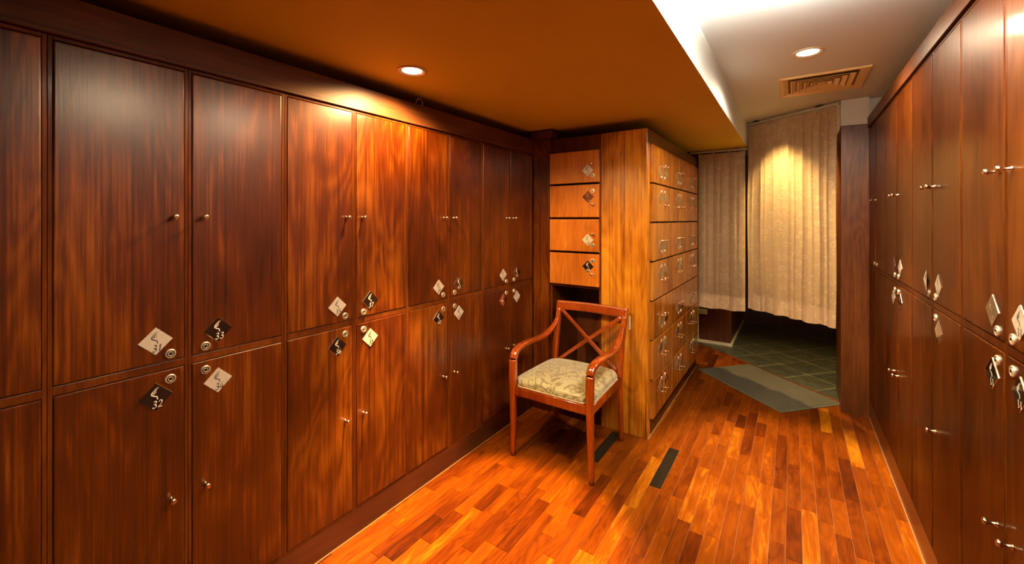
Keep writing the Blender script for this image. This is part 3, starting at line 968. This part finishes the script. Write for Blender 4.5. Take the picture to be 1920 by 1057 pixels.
for (x0, x1, y0, y1) in ((0, Wm, 0, .016), (0, Wm, Dm - .016, Dm), (0, .016, .016, Dm - .016), (Wm - .016, Wm, .016, Dm - .016)):
    box(bm, x0, x1, y0, y1, 0, .006)
obj('rubber_border', bm, M['mat_edge'], t, bevel=.002)

# ------------------------------------------------------------------ wire loop and wall socket
bm = bmesh.new()
pts = crom([(-.035, 0, -.012), (-.022, 0, .022), (.004, .004, .034), (.022, .006, .022), (.022, .006, .004), (.020, .006, -.004)], 6)
sweep(bm, pts, (0, 1, 0), .0013, .0013, n=8, power=2)
o = obj('wire_loop', bm, M['wire'], None, (-1.674, 1.585, 2.0685), (0, 0, PI / 2))
tag(o, 'thin pale wire loop sticking up over the dark cornice past the ceiling lamp', 'wire')
t = thing('wall_socket', 'small beige socket box on the dark partition under the shorter curtain', 'socket', (-.885, 5.32, .365))
bm = bmesh.new(); box(bm, -.048, .048, -.014, 0, -.032, .032); obj('box', bm, M['plastic'], t, bevel=.004)
bm = bmesh.new(); box(bm, -.012, .012, -.018, -.014, -.010, .010); obj('switch', bm, M['plastic'], t, bevel=.001)

# ------------------------------------------------------------------ armchair
chair = thing('armchair', 'reddish wooden armchair with crossed back bars and a green gold brocade seat', 'chair', (-1.172, 2.385, 0), 0)
FY, RY = -.262, .268
SEAT = .435
for s in (-1, 1):
    # front leg: slender foot, thicker at the seat, runs up into the arm
    pts = crom([(s * .258, FY + .004, 0), (s * .255, FY, .20), (s * .252, FY - .006, .42), (s * .252, FY - .006, .52), (s * .253, FY - .004, .592)], 6)
    n = len(pts)
    hw = [.0135 + .0085 * min(1, (i / n) * 1.6) for i in range(n)]
    bm = bmesh.new(); sweep(bm, pts, (1, 0, 0), hw, [h * 1.0 for h in hw], n=20, power=4)
    l = obj('leg', bm, M['chair'], chair)
    bm = bmesh.new(); lathe(bm, [(0, .012), (.006, .012)], axis='Z', n=16, c=(0, 0, 0)); 
    obj('glide', bm, M['rubber'], l, (s * .258, FY + .004, -.0005))
    # arm
    pts = crom([(s * .253, FY - .004, .593), (s * .254, FY + .012, .622), (s * .257, FY + .045, .641), (s * .262, FY + .11, .651), (s * .264, FY + .20, .650), (s * .262, FY + .30, .645),
                (s * .256, FY + .39, .650), (s * .248, FY + .46, .672), (s * .243, FY + .515, .702), (s * .241, FY + .548, .735)], 6)
    n = len(pts)
    wv = [.021 + .006 * math.sin(PI * min(1, i / n * 1.25)) - .006 * max(0, (i / n - .7) / .3) for i in range(n)]
    hv = [.021 - .0075 * min(1, i / n * 3.2) for i in range(n)]
    bm = bmesh.new(); sweep(bm, pts, (1, 0, 0), wv, hv, n=22, power=3)
    obj('arm_rest', bm, M['chair'], chair)
    # rear leg and back post
    pts = crom([(s * .236, RY + .012, 0), (s * .237, RY - .008, .20), (s * .238, RY - .022, .42), (s * .239, RY - .006, .58), (s * .241, RY + .030, .72), (s * .244, RY + .058, .805)], 6)
    n = len(pts)
    hv = [.0135 + .006 * min(1, (i / n) * 2) - .003 * max(0, i / n - .6) for i in range(n)]
    bm = bmesh.new(); sweep(bm, pts, (1, 0, 0), [h * .95 for h in hv], [h * 1.15 for h in hv], n=20, power=4)
    l = obj('leg', bm, M['chair'], chair)
    bm = bmesh.new(); lathe(bm, [(0, .011), (.006, .011)], axis='Z', n=16)
    obj('glide', bm, M['rubber'], l, (s * .236, RY + .012, -.0005))
# seat rails
bm = bmesh.new()
fx, rx = .236, .222
sweep(bm, [(-fx, FY - .006, .405), (fx, FY - .006, .405)], (0, 1, 0), .013, .027, n=16, power=6)
sweep(bm, [(-rx, RY - .022, .405), (rx, RY - .022, .405)], (0, 1, 0), .012, .025, n=16, power=6)
for s in (-1, 1): sweep(bm, [(s * .254, FY + .012, .405), (s * .239, RY - .036, .405)], (1, 0, 0), .013, .027, n=16, power=6)
obj('seat_frame', bm, M['chair'], chair)
# cushion
bm = bmesh.new()
nx, ny = 36, 36
def half_w(v): return .262 - .016 * v
def cz(u, v):
    e = (1 - abs(u) ** 3.2) * (1 - abs(2 * v - 1) ** 3.2)
    return SEAT + .020 + .050 * max(0, e) ** .42
grid = []
for j in range(ny + 1):
    v = j / ny; row = []
    for i in range(nx + 1):
        uu = -1 + 2 * i / nx
        # finer spacing toward the edges
        uu = math.sin(uu * PI / 2) * .35 + uu * .65
        vv = .5 + .5 * (math.sin((2 * v - 1) * PI / 2) * .35 + (2 * v - 1) * .65)
        X = uu * half_w(vv); Y = FY - .012 + vv * (RY - .02 - FY - .0)
        # corners notched for the legs
        cf = max(0, abs(uu) - .80) / .20 * max(0, .11 - vv) / .11
        cb = max(0, abs(uu) - .80) / .20 * max(0, vv - .88) / .12
        X -= math.copysign(.030, uu) * (cf + cb); Y += .030 * cf - .020 * cb
        row.append(bm.verts.new((X, Y, cz(uu, vv))))
    grid.append(row)
for j in range(ny):
    for i in range(nx):
        f = bm.faces.new((grid[j][i], grid[j][i + 1], grid[j + 1][i + 1], grid[j + 1][i])); f.smooth = True
edge = [e for e in bm.edges if e.is_boundary]
ext = bmesh.ops.extrude_edge_only(bm, edges=edge)
for v in ext['geom']:
    if isinstance(v, bmesh.types.BMVert):
        v.co.z = SEAT - .002; v.co.x *= .985; v.co.y *= .985
    elif isinstance(v, bmesh.types.BMFace): v.smooth = True
seat = obj('seat', bm, M['seat'], chair)
loop = []
def rim(uu, vv):
    cf = max(0, abs(uu) - .80) / .20 * max(0, .11 - vv) / .11
    cb = max(0, abs(uu) - .80) / .20 * max(0, vv - .88) / .12
    return Vector(((uu * half_w(vv) - math.copysign(.030, uu) * (cf + cb)) * 1.0, FY - .012 + vv * (RY - .02 - FY) + .030 * cf - .020 * cb, SEAT + .002))
for i in range(30): loop.append(rim(-1 + 2 * i / 30, 0))
for i in range(30): loop.append(rim(1, i / 30))
for i in range(30): loop.append(rim(1 - 2 * i / 30, 1))
for i in range(31): loop.append(rim(-1, 1 - i / 30))
bm = bmesh.new(); sweep(bm, loop, (0, 0, 1), .0035, .0035, n=8, power=2)
obj('piping', bm, M['piping'], seat)
# back: rail and crossed bars
bm = bmesh.new()
pts = crom([(-.262, RY + .058, .826), (-.13, RY + .068, .829), (0, RY + .072, .830), (.13, RY + .068, .829), (.262, RY + .058, .826)], 8)
sweep(bm, pts, (0, .25, 1), .033, .0145, n=20, power=4.5)
obj('top_rail', bm, M['chair'], chair)
zt, zb_ = .797, .452
for s in (-1, 1):
    bm = bmesh.new()
    pts = crom([(s * .222, RY + .052 + .0, zt), (s * .11, RY + .036, zt - .087), (0, RY + .022 + s * .004, (zt + zb_) / 2), (-s * .11, RY + .000, zb_ + .086), (-s * .215, RY - .018, zb_)], 6)
    sweep(bm, pts, (0, 1, 0), .0075, .0125, n=16, power=5)
    obj('cross_bar', bm, M['chair'], chair)
bm = bmesh.new(); sweep(bm, [(-.225, RY - .020, .448), (.225, RY - .020, .448)], (0, 1, 0), .009, .014, n=16, power=5)
obj('lower_rail', bm, M['chair'], chair)
